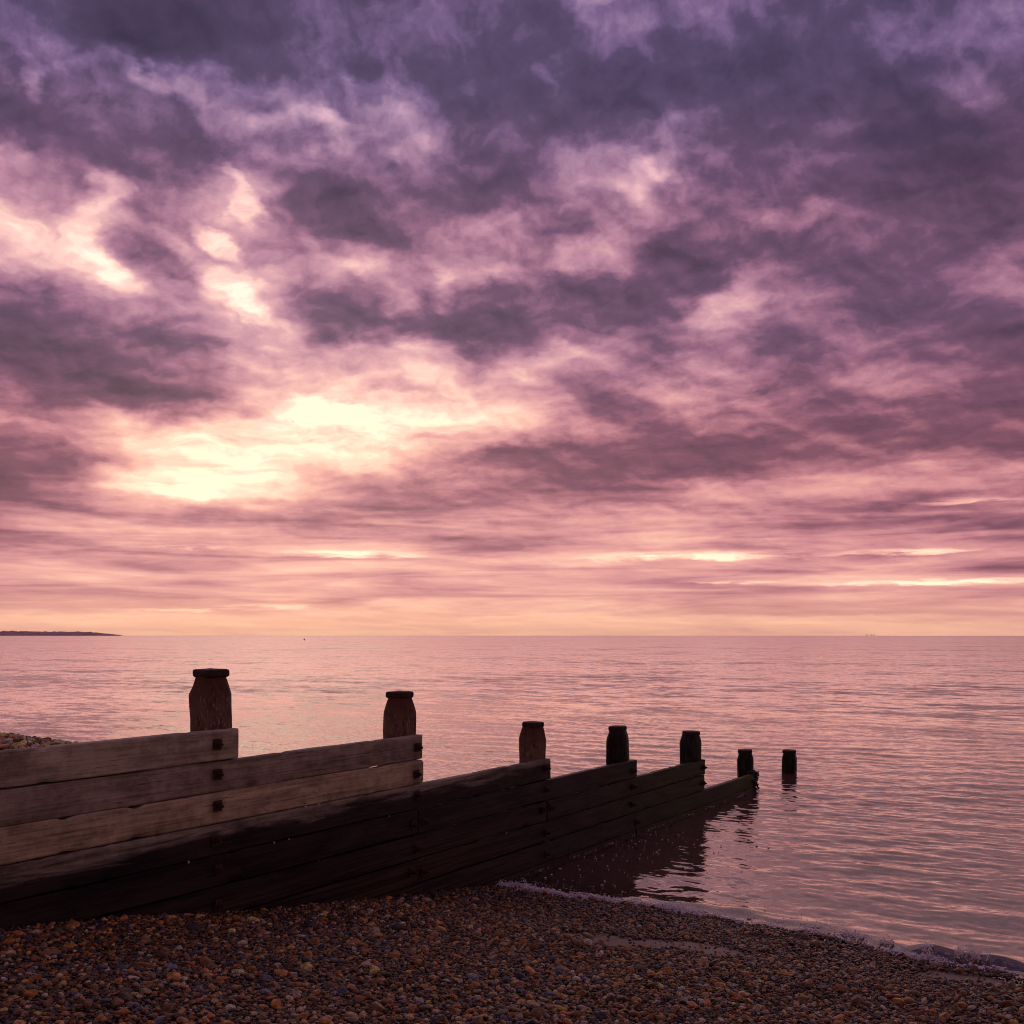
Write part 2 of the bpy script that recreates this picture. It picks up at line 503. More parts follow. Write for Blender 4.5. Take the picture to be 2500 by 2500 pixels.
    lowb = N.mapr(z, 0.66, 0.40, 0.0, 1.0)
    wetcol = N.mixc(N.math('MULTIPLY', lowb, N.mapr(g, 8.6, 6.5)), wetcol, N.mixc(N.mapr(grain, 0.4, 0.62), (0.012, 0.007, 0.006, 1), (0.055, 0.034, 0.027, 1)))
    slime = N.math('MULTIPLY', N.mapr(g, 9.0, 11.0, 0.0, 0.35 if post else 1.0), N.mapr(cloudy, 0.36, 0.60, 0.35, 1.0))
    wetcol = N.mixc(slime, wetcol, N.mixc(N.mapr(grain, 0.42, 0.6), (0.010, 0.022, 0.004, 1), (0.026, 0.046, 0.012, 1)))
    if not post:
        nrm = N.new('ShaderNodeNewGeometry').outputs['Normal']
        upf = N.mapr(N.sep(nrm)[2], 0.5, 0.9)
        wetcol = N.mixc(N.math('MULTIPLY', upf, N.mapr(g, 11.5, 13.0, 0.0, 0.9)), wetcol, (0.16, 0.15, 0.03, 1))
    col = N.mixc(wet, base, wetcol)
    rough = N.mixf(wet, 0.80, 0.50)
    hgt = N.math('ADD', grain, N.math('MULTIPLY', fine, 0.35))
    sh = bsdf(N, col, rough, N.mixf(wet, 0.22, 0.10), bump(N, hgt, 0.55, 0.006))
    finish(N, sh)
    return m


M_PLANK = wood_material('weathered plank wood')
M_POST = wood_material('weathered post wood', True)


def cap_material():
    m, N = new_mat('dark post cap wood')
    co = groyne_coords(N)
    a, ac = N.noise(co, 45.0, 5.0, 0.65)
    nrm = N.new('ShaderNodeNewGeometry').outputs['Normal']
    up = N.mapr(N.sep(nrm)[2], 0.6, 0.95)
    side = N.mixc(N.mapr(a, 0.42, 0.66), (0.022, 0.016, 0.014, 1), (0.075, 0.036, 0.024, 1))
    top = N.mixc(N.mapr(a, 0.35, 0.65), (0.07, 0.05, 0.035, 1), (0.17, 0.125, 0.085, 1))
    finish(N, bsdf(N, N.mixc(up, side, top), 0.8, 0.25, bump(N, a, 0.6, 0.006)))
    return m


M_CAP = cap_material()


def rust_material():
    m, N = new_mat('rusty iron')
    co = N.new('ShaderNodeNewGeometry').outputs['Position']
    a, _ = N.noise(co, 60.0, 5.0, 0.7)
    col = N.ramp(a, [(0.3, (0.018, 0.010, 0.009)), (0.55, (0.050, 0.022, 0.015)), (0.75, (0.10, 0.040, 0.022))])
    finish(N, bsdf(N, col, 0.75, 0.3, bump(N, a, 0.7, 0.004)))
    return m


M_RUST = rust_material()


def pebble_material():
    m, N = new_mat('beach pebble')
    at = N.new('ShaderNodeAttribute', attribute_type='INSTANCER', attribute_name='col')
    oc = N.new('ShaderNodeTexCoord').outputs['Object']
    oi = N.new('ShaderNodeObjectInfo')
    rv = N.vmath('ADD', oc, N.comb(N.math('MULTIPLY', oi.outputs['Random'], 50.0), 0.0, 0.0))
    a, _ = N.noise(rv, 1.3, 5.0, 0.62, 0.4)
    b, _ = N.noise(rv, 7.0, 4.0, 0.65)
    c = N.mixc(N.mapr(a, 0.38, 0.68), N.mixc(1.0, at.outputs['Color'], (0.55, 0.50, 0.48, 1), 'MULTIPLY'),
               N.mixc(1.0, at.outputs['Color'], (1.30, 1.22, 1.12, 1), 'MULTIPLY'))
    c = N.mixc(N.mapr(b, 0.60, 0.70, 0.0, 0.45), c, (0.25, 0.19, 0.14, 1))
    z = N.sep(N.new('ShaderNodeNewGeometry').outputs['Position'])[2]
    wet = N.mapr(z, 0.30, 0.06, 0.0, 1.0)
    c = N.mixc(wet, c, N.mixc(1.0, c, (0.62, 0.58, 0.56, 1), 'MULTIPLY'))
    rough = N.math('ADD', N.mixf(wet, N.mapr(oi.outputs['Random'], 0.3, 0.7, 0.20, 0.55), 0.17), N.math('MULTIPLY', N.math('SUBTRACT', b, 0.5), 0.3))
    finish(N, bsdf(N, c, rough, 0.40, bump(N, b, 0.25, 0.08)))
    return m


M_PEB = pebble_material()


def sand_material():
    m, N = new_mat('damp gritty sand')
    co = N.new('ShaderNodeNewGeometry').outputs['Position']
    a, _ = N.noise(co, 3.0, 5.0, 0.6)
    b, _ = N.noise(co, 160.0, 3.0, 0.7)
    v = N.new('ShaderNodeTexVoronoi')
    N.l.new(co, v.inputs['Vector'])
    v.inputs['Scale'].default_value = 48.0
    col = N.mixc(N.mapr(a, 0.35, 0.65), (0.17, 0.110, 0.078, 1), (0.26, 0.175, 0.125, 1))
    col = N.mixc(N.mapr(b, 0.55, 0.68, 0.0, 0.6), col, (0.045, 0.030, 0.024, 1))
    g_, ms_, z_ = N.sep(groyne_coords(N))
    finish(N, bsdf(N, col, 0.55, 0.3, bump(N, b, 0.35, 0.004)))
    return m


M_SAND = sand_material()


def water_material():
    m, N = new_mat('sea water')
    geo = N.new('ShaderNodeNewGeometry')
    nrm = geo.outputs['Normal']
    co = groyne_coords(N)
    g, ms, z = N.sep(co)
    rip = N.new('ShaderNodeAttribute', attribute_name='ripple').outputs['Fac']
    dep = N.new('ShaderNodeAttribute', attribute_name='depth').outputs['Fac']
    tot = None
    for sc, amp, det_ in ((3.2, 0.62, 3.0), (0.65, 0.58, 3.0), (0.10, 0.46, 3.0), (0.014, 0.18, 2.0)):
        v = N.comb(N.math('MULTIPLY', g, sc), N.math('MULTIPLY', ms, sc * 0.48), 0.0)
        _, c = N.noise(v, 1.0, det_, 0.6)
        c = N.vmath('SUBTRACT', c, (0.5, 0.5, 0.5))
        c = N.vmath('MULTIPLY', c, (amp, amp * 0.6, 0.0))
        tot = c if tot is None else N.vmath('ADD', tot, c)
    back = N.new('ShaderNodeVectorRotate', rotation_type='Z_AXIS')
    N.l.new(tot, back.inputs['Vector'])
    back.inputs['Angle'].default_value = TH
    tilt = N.vmath('SCALE', back.outputs[0], scale=rip)
    _, cf = N.noise(N.comb(N.math('MULTIPLY', g, 17.0), N.math('MULTIPLY', ms, 6.5), 0.0), 1.0, 3.0, 0.6, 0.3)
    cf = N.vmath('MULTIPLY', N.vmath('SUBTRACT', cf, (0.5, 0.5, 0.5)), (0.30, 0.28, 0.0))
    tilt = N.vmath('ADD', tilt, cf)
    nn = N.vmath('NORMALIZE', N.vmath('ADD', nrm, tilt))
    fr = N.new('ShaderNodeFresnel')
    fr.inputs['IOR'].default_value = 2.6
    N.l.new(nn, fr.inputs['Normal'])
    gl = N.new('ShaderNodeBsdfGlossy', distribution='MULTI_GGX')
    gl.inputs['Color'].default_value = (1.0, 0.885, 0.88, 1)
    N.put(gl.inputs['Roughness'], N.mapr(rip, 0.04, 1.0, 0.045, 0.18, 'LINEAR'))
    N.l.new(nn, gl.inputs['Normal'])
    body = N.new('ShaderNodeBsdfDiffuse')
    body.inputs['Color'].default_value = (0.115, 0.062, 0.045, 1)
    clear_ = N.new('ShaderNodeBsdfTransparent')
    clear_.inputs['Color'].default_value = (0.80, 0.72, 0.66, 1)
    mb = N.new('ShaderNodeMixShader')
    N.put(mb.inputs[0], N.mapr(dep, 0.0, 0.14, 0.12, 1.0))
    N.l.new(clear_.outputs[0], mb.inputs[1])
    N.l.new(body.outputs[0], mb.inputs[2])
    ms_ = N.new('ShaderNodeMixShader')
    N.l.new(fr.outputs[0], ms_.inputs[0])
    N.l.new(mb.outputs[0], ms_.inputs[1])
    N.l.new(gl.outputs[0], ms_.inputs[2])
    finish(N, ms_.outputs[0])
    return m


M_WATER = water_material()


def plain(name, col, rough=0.8, sc=None, var=0.4):
    m, N = new_mat(name)
    c = col + (1.0,)
    if sc:
        co = N.new('ShaderNodeNewGeometry').outputs['Position']
        a, _ = N.noise(co, sc, 4.0, 0.6)
        c = N.mixc(N.mapr(a, 0.35, 0.65), tuple(x * (1 - var) for x in col) + (1,), tuple(x * (1 + var) for x in col) + (1,))
    finish(N, bsdf(N, c, rough, 0.3))
    return m


M_FOAM = plain('sea foam', (0.97, 0.90, 0.86), 0.25)
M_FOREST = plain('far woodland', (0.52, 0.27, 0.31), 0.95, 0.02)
M_MUSSEL = plain('mussel shells', (0.022, 0.020, 0.022), 0.5, 30.0)
M_BUOY = plain('dark buoy paint', (0.05, 0.04, 0.04), 0.5, 3.0)
M_FORT = plain('old iron and concrete', (0.12, 0.10, 0.09), 0.85, 0.5)
M_GULL = plain('gull plumage in shade', (0.10, 0.09, 0.09), 0.8, 4.0)

# ------------------------------------------------------------------ water
kx = []
for i in range(70):
    lam = 0.115 * (1.3 / 0.115) ** (rng.random() ** 1.6)
    ang = R(rng.normal(0, 40 if lam < 0.6 else 30))
    slope = 0.0125 * (0.55 + 0.9 * rng.random())
    if lam < 0.40:
        slope *= 1.45
    if lam > 0.8:
        slope *= 0.6
    k = 2 * math.pi / lam
    kx.append((lam, k * math.cos(ang), k * math.sin(ang), slope / k, rng.random() * 6.283))


def wave_z(g, s, spacing):
    """height of the rippled water; ripples finer than the local grid are left to the surface normal"""
    z = np.zeros_like(g)
    # patches of ruffled and smoother water
    pat = 0.80 + 0.35 * np.sin(g * 0.9 + 0.7 * np.sin(s * 0.6)) * np.sin(s * 0.55 + 1.3 + 0.5 * np.sin(g * 0.7))
    lee = 1 - 0.45 * np.exp(-((s + 4.2) / 0.9) ** 2) * (s > -4.9) * (g < 11.5)
    for lam, kg, ks, a, ph in kx:
        w = smoothstep(2.2, 4.0, lam / spacing)
        bend = 0.9 * np.sin(1.1 * s + ph * 3) + 0.6 * np.sin(0.7 * g + ph * 5) + 0.5 * np.sin(2.3 * s - 1.1 * g + ph * 7)
        h = a * np.sin(kg * g + ks * s + ph + bend)
        z += h * w * (pat * lee if lam < 0.9 else 1.0)
    return z


def graded(lo, hi, c0, c1, fine, coarse_ratio, limit):
    """coordinates from lo to hi, even step between c0 and c1, growing outside"""
    mid = list(np.arange(c0, c1 + 1e-6, fine))
    up, st = [], fine
    x = mid[-1]
    while x < hi:
        st = min(st * coarse_ratio, limit)
        x += st
        up.append(x)
    dn, st, x = [], fine, mid[0]
    while x > lo:
        st = min(st * coarse_ratio, limit)
        x -= st
        dn.append(x)
    return np.array(dn[::-1] + mid + up)


GG = graded(6.0, 9600, 6.4, 17.0, 0.030, 1.035, 900)
SS = graded(-9600, 9600, -5.2, 3.6, 0.034, 1.035, 900)
g2, s2 = np.meshgrid(GG, SS, indexing='ij')
dg = np.gradient(GG)[:, None] * np.ones_like(g2)
dsg = np.gradient(SS)[None, :] * np.ones_like(g2)
spc = np.maximum(dg, dsg * 0.6)
zz = wave_z(g2, s2, spc)
depth = -beach_z(g2, s2)
shoal = smoothstep(-0.02, 0.25, depth)
zz = zz * (0.75 + 0.25 * shoal)
# the small breaker toppling on to the shingle
sh_d = g2 - shore_g(s2)
amp = 0.004 + 0.080 * np.exp(-((s2 + 1.15) / 0.50) ** 2) + 0.018 * np.exp(-((s2 + 3.0) / 1.3) ** 2)
crest = 0.20 + 0.05 * np.sin(s2 * 1.9 + 0.4) + 0.03 * np.sin(s2 * 6.0)
amp = amp * (0.65 + 0.45 * np.sin(s2 * 4.3 + 1.0 + 0.8 * np.sin(s2 * 9.1)))
zz += np.where(s2 > -4.8, amp * np.exp(-((sh_d - crest) / np.where(sh_d < crest, 0.05, 0.14)) ** 2), 0.0)
ripple = smoothstep(0.05, 0.6, spc) * 0.96 + 0.04
xw, yw = gs(g2, s2)
V = np.stack([xw, yw, zz], -1).reshape(-1, 3)
ng, ns = g2.shape
idx = np.arange(ng * ns).reshape(ng, ns)
F = np.stack([idx[:-1, :-1], idx[:-1, 1:], idx[1:, 1:], idx[1:, :-1]], -1).reshape(-1, 4)
# leave out the part that lies deep under the beach
keep = (depth[:-1, :-1] > -0.25).reshape(-1)
F = F[keep]


def np_mesh(name, V, F, mat, attrs=None, parent=None):
    me = bpy.data.meshes.new(name)
    me.vertices.add(len(V))
    me.vertices.foreach_set('co', np.asarray(V, np.float32).ravel())
    n = F.shape[1]
    me.loops.add(F.size)
    me.loops.foreach_set('vertex_index', np.asarray(F, np.int32).ravel())
    me.polygons.add(len(F))
    me.polygons.foreach_set('loop_start', np.arange(0, F.size, n, dtype=np.int32))
    me.polygons.foreach_set('use_smooth', np.ones(len(F), bool))
    for k, v in (attrs or {}).items():
        a = me.attributes.new(k, 'FLOAT', 'POINT')
        a.data.foreach_set('value', np.asarray(v, np.float32).ravel())
    me.update(calc_edges=True)
    me.validate()
    if mat:
        me.materials.append(mat)
    o = bpy.data.objects.new(name, me)
    return link(o, parent)


sea = np_mesh('sea', V, F, M_WATER, {'ripple': ripple, 'depth': np.clip(depth, 0, 2)})
tag(sea, kind='structure')

# ------------------------------------------------------------------ beach
GB = graded(-14, 14, 2.0, 8.5, 0.06, 1.10, 1.0)
SB = np.unique(np.concatenate([graded(-40, 40, -7.5, 3.5, 0.08, 1.10, 1.5), [-4.95, -4.905, -4.89, -4.87, -4.855]]))
gb, sb = np.meshgrid(GB, SB, indexing='ij')
zb = beach_z(gb, sb) - 0.012
xb, yb = gs(gb, sb)
nb = idx = np.arange(gb.size).reshape(gb.shape)
Fb = np.stack([nb[:-1, :-1], nb[:-1, 1:], nb[1:, 1:], nb[1:, :-1]], -1).reshape(-1, 4)
beach = np_mesh('beach', np.stack([xb, yb, zb], -1).reshape(-1, 3), Fb, M_SAND)
tag(beach, kind='structure')

# sea bed far out stays hidden by the murky water; pebbles:
PAL = [((0.150, 0.078, 0.042), 20), ((0.105, 0.058, 0.036), 18), ((0.215, 0.115, 0.052), 13), ((0.290, 0.165, 0.075), 6),
       ((0.075, 0.060, 0.054), 12), ((0.045, 0.040, 0.042), 9), ((0.115, 0.108, 0.128), 5), ((0.20, 0.165, 0.140), 6),
       ((0.330, 0.255, 0.190), 4), ((0.46, 0.40, 0.37), 1.6), ((0.190, 0.068, 0.030), 7), ((0.28, 0.17, 0.135), 4)]
PC = np.array([p[0] for p in PAL]) * np.array([1.95, 1.60, 0.66])
PW = np.array([p[1] for p in PAL], float)
PW /= PW.sum()


def pebble_mesh(k):
    bm = bmesh.new()
    bmesh.ops.create_icosphere(bm, subdivisions=3, radius=1.0)
    off = Vector((k * 7.3, k * 3.1, k * 5.7))
    r2 = random.Random(k)
    knob = 0.26 if k % 3 == 0 else 0.15
    flats = [(Vector((r2.gauss(0, 1), r2.gauss(0, 1), r2.gauss(0, 1))).normalized(), r2.uniform(0.68, 0.9)) for _ in range(r2.randint(1, 5))]
    for v in bm.verts:
        n = v.co.normalized()
        d_ = 1 + knob * 1.6 * mnoise.noise(n * 1.1 + off) + knob * 0.7 * mnoise.noise(n * 2.6 + off)
        p = n * d_
        for fn, fd in flats:
            ex = p.dot(fn) - fd
            if ex > 0:
                p -= fn * ex * 0.8
        v.co = p
    me = bpy.data.meshes.new('pebble')
    bm.to_mesh(me)
    bm.free()
    me.polygons.foreach_set('use_smooth', [True] * len(me.polygons))
    me.materials.append(M_PEB)
    return me


NV = 16
PM = [pebble_mesh(k) for k in range(NV)]


def project(x, y, z):
    return 1250 + FPX * x / y, HZ - FPX * (z - H) / y


def sand_mask(x, y):
    """1 where bare sand shows"""
    n = 0.35 * np.sin(x * 9 + 1.2 * np.sin(y * 13)) + 0.30 * np.sin(x * 23 + y * 17) + 0.2 * np.sin(x * 41 - y * 37)
    a = np.hypot((x - 0.95) / 0.78, (y - 6.28) / 0.27) + n * 0.5
    b = np.hypot((x - 2.75) / 0.45, (y - 6.15) / 0.16) + n * 0.5
    c = np.hypot((x - 1.9) / 0.50, (y - 6.95) / 0.10) + n * 0.6
    return np.maximum(np.maximum(smoothstep(1.15, 0.7, a), smoothstep(1.2, 0.7, b)), 0.8 * smoothstep(1.2, 0.7, c))


def scatter(n, r0, sig, rmin, rmax, region):
    """pebbles of a size class in a patch of the beach: x, y, z, r"""
    g0, g1, s0, s1 = region
    g = rng.uniform(g0, g1, n)
    s = rng.uniform(s0, s1, n)
    r = np.clip(r0 * np.exp(rng.normal(0, sig, n)), rmin, rmax)
    x, y = gs(g, s)
    ok = y > 1.6
    x, y, g, s, r = x[ok], y[ok], g[ok], s[ok], r[ok]
    z = beach_z(g, s)
    px, py = project(x, y, z)
    ok = (px > -420) & (px < 2920) & (py < 2760)
    ok &= rng.random(len(x)) > sand_mask(x, y) * np.where(r > 0.02, 0.8, 0.97)
    ok &= (g < shore_g(s) + 0.35)
    x, y, z, r = x[ok], y[ok], z[ok], r[ok]
    return np.stack([x, y, z, r], -1)


def thin(P, f):
    """dart throwing: drop pebbles that sit on a bigger one"""
    order = np.argsort(-P[:, 3])
    P = P[order]
    cell = 0.05
    grid = {}
    keepi = []
    for i, (x, y, z, r) in enumerate(P):
        cx, cy = int(math.floor(x / cell)), int(math.floor(y / cell))
        good = True
        for a in (-1, 0, 1):
            for b in (-1, 0, 1):
                for (qx, qy, qr) in grid.get((cx + a, cy + b), ()):
                    rr = (r + qr) * f
                    if (qx - x) ** 2 + (qy - y) ** 2 < rr * rr:
                        good = False
                        break
                if not good:
                    break
            if not good:
                break
        if good:
            grid.setdefault((cx, cy), []).append((x, y, r))
            keepi.append(i)
    return P[keepi]


FRONT = (1.2, 7.7, -4.79, 2.6)
BACK = (1.8, 6.4, -9.0, -4.90)
big = scatter(13000, 0.0130, 0.34, 0.0085, 0.034, FRONT)
big = thin(big, 0.95)
mid = scatter(80000, 0.0085, 0.24, 0.0052, 0.013, FRONT)
mid = thin(mid, 0.80)
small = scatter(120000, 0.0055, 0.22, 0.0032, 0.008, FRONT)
bk = np.concatenate([thin(scatter(13000, 0.0155, 0.30, 0.010, 0.030, BACK), 0.9), scatter(36000, 0.0100, 0.22, 0.006, 0.015, BACK)])
big[:, 2] += 0.20 * big[:, 3] + 0.004 * rng.random(len(big))
mid[:, 2] += 0.15 * mid[:, 3] + rng.uniform(-0.004, 0.005, len(mid))
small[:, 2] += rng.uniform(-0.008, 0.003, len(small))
bk[:, 2] += 0.3 * bk[:, 3] + rng.uniform(-0.003, 0.012, len(bk))
P = np.concatenate([big, mid, small, bk])
nP = len(P)
isback = np.arange(nP) >= len(big) + len(mid) + len(small)
rot = np.stack([rng.normal(0, 0.30, nP), rng.normal(0, 0.30, nP), rng.uniform(0, 6.283, nP)], -1)
scl = np.stack([P[:, 3] * rng.uniform(1.0, 1.5, nP), P[:, 3] * rng.uniform(0.78, 1.05, nP), P[:, 3] * rng.uniform(0.50, 0.82, nP)], -1)
var = rng.integers(0, NV, nP)
colr = PC[rng.choice(len(PC), nP, p=PW)] * np.exp(rng.normal(-0.05, 0.52, (nP, 1)))
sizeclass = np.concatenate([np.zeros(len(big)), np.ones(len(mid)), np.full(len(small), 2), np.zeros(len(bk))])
colr *= np.where(sizeclass == 2, 0.34, np.where(sizeclass == 1, 0.85, 1.30))[:, None]  # small filler stones darkened: shade in the gaps put into their colour
blue = rng.random(nP) < 0.07
colr[blue] = np.array([0.115, 0.125, 0.165]) * np.exp(rng.normal(0, 0.35, (int(blue.sum()), 1)))
pale = rng.random(nP) < 0.065
colr[pale] = np.array([0.62, 0.50, 0.34]) * np.exp(rng.normal(0, 0.2, (int(pale.sum()), 1)))
inky = rng.random(nP) < 0.09
colr[inky] = np.array([0.050, 0.050, 0.058]) * np.exp(rng.normal(0, 0.3, (int(inky.sum()), 1)))
# the stones heaped dry behind the groyne are paler
colr[isback] = np.clip(colr[isback] * 2.0 + 0.06, 0, 0.75)
colr = np.concatenate([np.clip(colr, 0.01, 0.75), np.ones((nP, 1))], 1)

# the 300 that show largest become pebbles of their own
px, py = project(P[:, 0], P[:, 1], P[:, 2])
seen = np.where((px > 0) & (px < 2500) & (py < 2495) & ~isback, P[:, 3] * np.cbrt(scl[:, 0] * scl[:, 1] * scl[:, 2]) / P[:, 3] / P[:, 1], 0)
own = np.argsort(-seen)[:300]
rest = np.ones(nP, bool)
rest[own] = False
srcs = []
for i in own:
    o = bpy.data.objects.new('pebble', PM[var[i]])
    o.location = P[i, :3]
    o.rotation_euler = rot[i]
    o.scale = scl[i]
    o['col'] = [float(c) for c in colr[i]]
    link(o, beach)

pm = bpy.data.meshes.new('shingle')
pm.vertices.add(int(rest.sum()))
pm.vertices.foreach_set('co', P[rest, :3].astype(np.float32).ravel())
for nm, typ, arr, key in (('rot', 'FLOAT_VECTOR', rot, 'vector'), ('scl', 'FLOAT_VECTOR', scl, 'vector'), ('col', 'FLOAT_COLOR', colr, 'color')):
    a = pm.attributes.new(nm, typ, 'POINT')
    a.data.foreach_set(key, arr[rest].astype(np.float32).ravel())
a = pm.attributes.new('var', 'INT', 'POINT')
a.data.foreach_set('value', var[rest].astype(np.int32))
pm.materials.append(M_PEB)
shingle = link(bpy.data.objects.new('shingle', pm), beach)
shingle['kind'] = 'stuff'


def instancer(name, obj, sources):
    ng_ = bpy.data.node_groups.new(name, 'GeometryNodeTree')
    ng_.interface.new_socket('Geometry', in_out='INPUT', socket_type='NodeSocketGeometry')
    ng_.interface.new_socket('Geometry', in_out='OUTPUT', socket_type='NodeSocketGeometry')
    n, l = ng_.nodes, ng_.links
    gi, go = n.new('NodeGroupInput'), n.new('NodeGroupOutput')
    iop = n.new('GeometryNodeInstanceOnPoints')
    jn = n.new('GeometryNodeJoinGeometry')
    for so in sources:
        oi = n.new('GeometryNodeObjectInfo')
        oi.transform_space = 'ORIGINAL'
        oi.inputs['Object'].default_value = so
        oi.inputs['As Instance'].default_value = True
        l.new(oi.outputs['Geometry'], jn.inputs[0])
    l.new(gi.outputs[0], iop.inputs['Points'])
    l.new(jn.outputs[0], iop.inputs['Instance'])
    iop.inputs['Pick Instance'].default_value = True

    def named(nm, typ):
        q = n.new('GeometryNodeInputNamedAttribute')
        q.data_type = typ
        q.inputs[0].default_value = nm
        return q.outputs[0]
    l.new(named('var', 'INT'), iop.inputs['Instance Index'])
    e2r = n.new('FunctionNodeEulerToRotation')
    l.new(named('rot', 'FLOAT_VECTOR'), e2r.inputs[0])
    l.new(e2r.outputs[0], iop.inputs['Rotation'])
    l.new(named('scl', 'FLOAT_VECTOR'), iop.inputs['Scale'])
    l.new(iop.outputs[0], go.inputs[0])
    md = obj.modifiers.new(name, 'NODES')
    md.node_group = ng_


# one visible pebble of each shape serves as the pattern for the small ones
pats = []
for k in range(NV):
    for o in beach.children:
        if o.name.startswith('pebble') and o.data == PM[k]:
            pats.append(o)
            break
instancer('shingle', shingle, pats)

# ------------------------------------------------------------------ the groyne
GB0, SB0 = 4.26, -4.995
bx_, by_ = gs(GB0, SB0)
groyne = bpy.data.objects.new('groyne', None)
groyne.empty_display_size = 0.3
groyne.location = (bx_, by_, 0)
groyne.rotation_euler = (0, 0, TH)
link(groyne)
tag(groyne, 'long weathered timber groyne of stacked planks and capped posts stepping down into the sea', 'groyne')

POSTS = [  # g, top z, cap ratio, neck ratio, roundness exponent
    (4.286, 1.893, 0.81, 0.735, 7.0), (6.115, 1.670, 0.82, 0.74, 7.0), (8.015, 1.304, 0.80, 0.74, 6.0), (9.80, 1.134, 0.86, 0.77, 4.5),
    (11.68, 0.932, 0.89, 0.79, 4.0), (13.62, 0.524, 0.90, 0.81, 3.6), (15.40, 0.344, 0.92, 0.83, 3.4)]
HALF = 0.109


def sq(a, e, ch=0.99):
    """radius of a chamfered square section at angle a, half width 1"""
    c, s_ = abs(math.cos(a)), abs(math.sin(a))
    r = (c ** e + s_ ** e) ** (-1 / e)
    lim = 1.60 * ch / (c + s_)                 # the chamfer
    return min(r, lim) if e > 5 else r


def ring_mesh(name, levels, e, seed, mat, parent, nz=0.004, head_z=None, cap_top=True):
    NSEG = 40
    verts, head = [], []
    off = Vector((seed * 3.7, seed * 1.9, 0))
    for (z, k) in levels:
        for q in range(NSEG):
            a = 2 * math.pi * q / NSEG
            r = HALF * k * sq(a, e)
            p = Vector((math.cos(a) * r, math.sin(a) * r, z))
            n1 = mnoise.noise(Vector((p.x * 9, p.y * 9, z * 3)) + off)
            n2 = mnoise.noise(Vector((p.x * 34, p.y * 34, z * 7)) + off)
            f = 1 + (n1 * 1.4 + n2 * 0.9) * nz / HALF
            verts.append((p.x * f, p.y * f, z + 0.25 * nz * n2))
            head.append(0 if head_z is None else max(0.0, min(1.0, 1 - (head_z - z) / 0.26)))
    faces = []
    for i in range(len(levels) - 1):
        for q in range(NSEG):
            a, b = i * NSEG + q, i * NSEG + (q + 1) % NSEG
            faces.append((a, b, b + NSEG, a + NSEG))
    if cap_top:
        c = len(verts)
        verts.append((0, 0, levels[-1][0] + 0.004))
        head.append(0)
        b0 = (len(levels) - 1) * NSEG
        for q in range(NSEG):
            faces.append((b0 + q, b0 + (q + 1) % NSEG, c))
    o = mesh_obj(name, verts, faces, mat, parent)
    at = o.data.attributes.new('head', 'FLOAT', 'POINT')
    at.data.foreach_set('value', head)
    o.data.set_sharp_from_angle(angle=R(32))
    return o


def make_post(i, parent, local):
    g, top, cr, nr, e = POSTS[i]
    lx, ly = local
    neck_z = top - 0.050
    sh_z = neck_z - 0.105
    bot = min(beach_z(g, -4.7), beach_z(g, -5.2)).item() - 0.5
    lv = [(z, 1.0) for z in np.linspace(max(bot, sh_z - 2.2), sh_z, 26)]
    for t in (0.25, 0.5, 0.75, 1.0):
        bulge = 0.0 if e > 5 else 0.25 * math.sin(t * math.pi)
        lv.append((sh_z + (neck_z - sh_z) * t, 1.0 + (nr - 1.0) * max(0, t - bulge * 0.6)))
    lv.append((neck_z + 0.012, nr))
    p = ring_mesh('post', lv, e, i + 1, M_POST, parent, 0.0065 if i < 3 else 0.009, neck_z)
    p.location = (lx, ly, 0)
    lean = ((0.2, -0.3), (-0.5, 0.6), (0.4, 0.8), (-0.9, -0.6), (0.7, 0.9), (-1.1, 0.5), (1.0, -1.2))[i]
    p.rotation_euler = (R(lean[0]), R(lean[1]), R((0, 5, -6, 12, -15, 22, 9)[i]))
    sc = 1.0 + 0.1 * (i in (0, 1))
    p.color = ((0.42, 0.33, 0.28, 1), (0.46, 0.36, 0.30, 1), (0.52, 0.42, 0.33, 1), (0.30, 0.22, 0.19, 1), (0.28, 0.21, 0.18, 1), (0.25, 0.22, 0.18, 1), (0.25, 0.22, 0.2, 1))[i]
    b = 0.010
    cl = [(neck_z, nr * 0.96), (neck_z + 0.004, cr - 0.05), (neck_z + b, cr - 0.005), (neck_z + 0.022, cr), (top - b - 0.004, cr), (top - 0.004, cr - 0.035),
          (top, cr - 0.09), (top + 0.002, cr * 0.6), (top + 0.003, cr * 0.25)]
    c = ring_mesh('cap', cl, max(3.2, e - 2), i + 31, M_CAP, p, 0.0045)
    return p


for i in range(6):
    make_post(i, groyne, (POSTS[i][0] - GB0, 0.0))

lone = make_post(6, None, (0, 0))
lone.name = 'groyne_post'
lone.location = gs(15.50, -4.995) + (0.0,)
lone.rotation_euler = (R(1.0), R(-1.2), TH + R(9))
tag(lone, 'short dark wooden post with rounded cap standing alone in the sea past the planks', 'post')

PITCH = 0.187
ROWTOP = 1.535
FACE_S = -4.80                          # front face of the planks
THICK = 0.07
ENDS = {1: 4.33, 2: 6.155, 3: 8.04, 4: 9.81, 5: 11.69, 6: 13.49}
JOINT = {2: 6.085, 3: 7.975, 4: 9.745, 1: 4.26}
ROWS = {
    0: [(0.4, ENDS[1])],
    1: [(0.4, ENDS[2])],
    2: [(0.4, ENDS[2] + 0.004)],
    3: [(0.4, ENDS[3])],
    4: [(0.4, JOINT[2]), (JOINT[2] + 0.006, ENDS[4])],
    5: [(0.4, JOINT[3]), (JOINT[3] + 0.006, ENDS[5])],
    6: [(1.6, JOINT[2]), (JOINT[2] + 0.006, ENDS[5] - 0.005)],
    7: [(3.0, JOINT[4]), (JOINT[4] + 0.006, ENDS[6])],
    8: [(5.2, ENDS[4]), (ENDS[4] + 0.005, ENDS[6] - 0.02)],
}
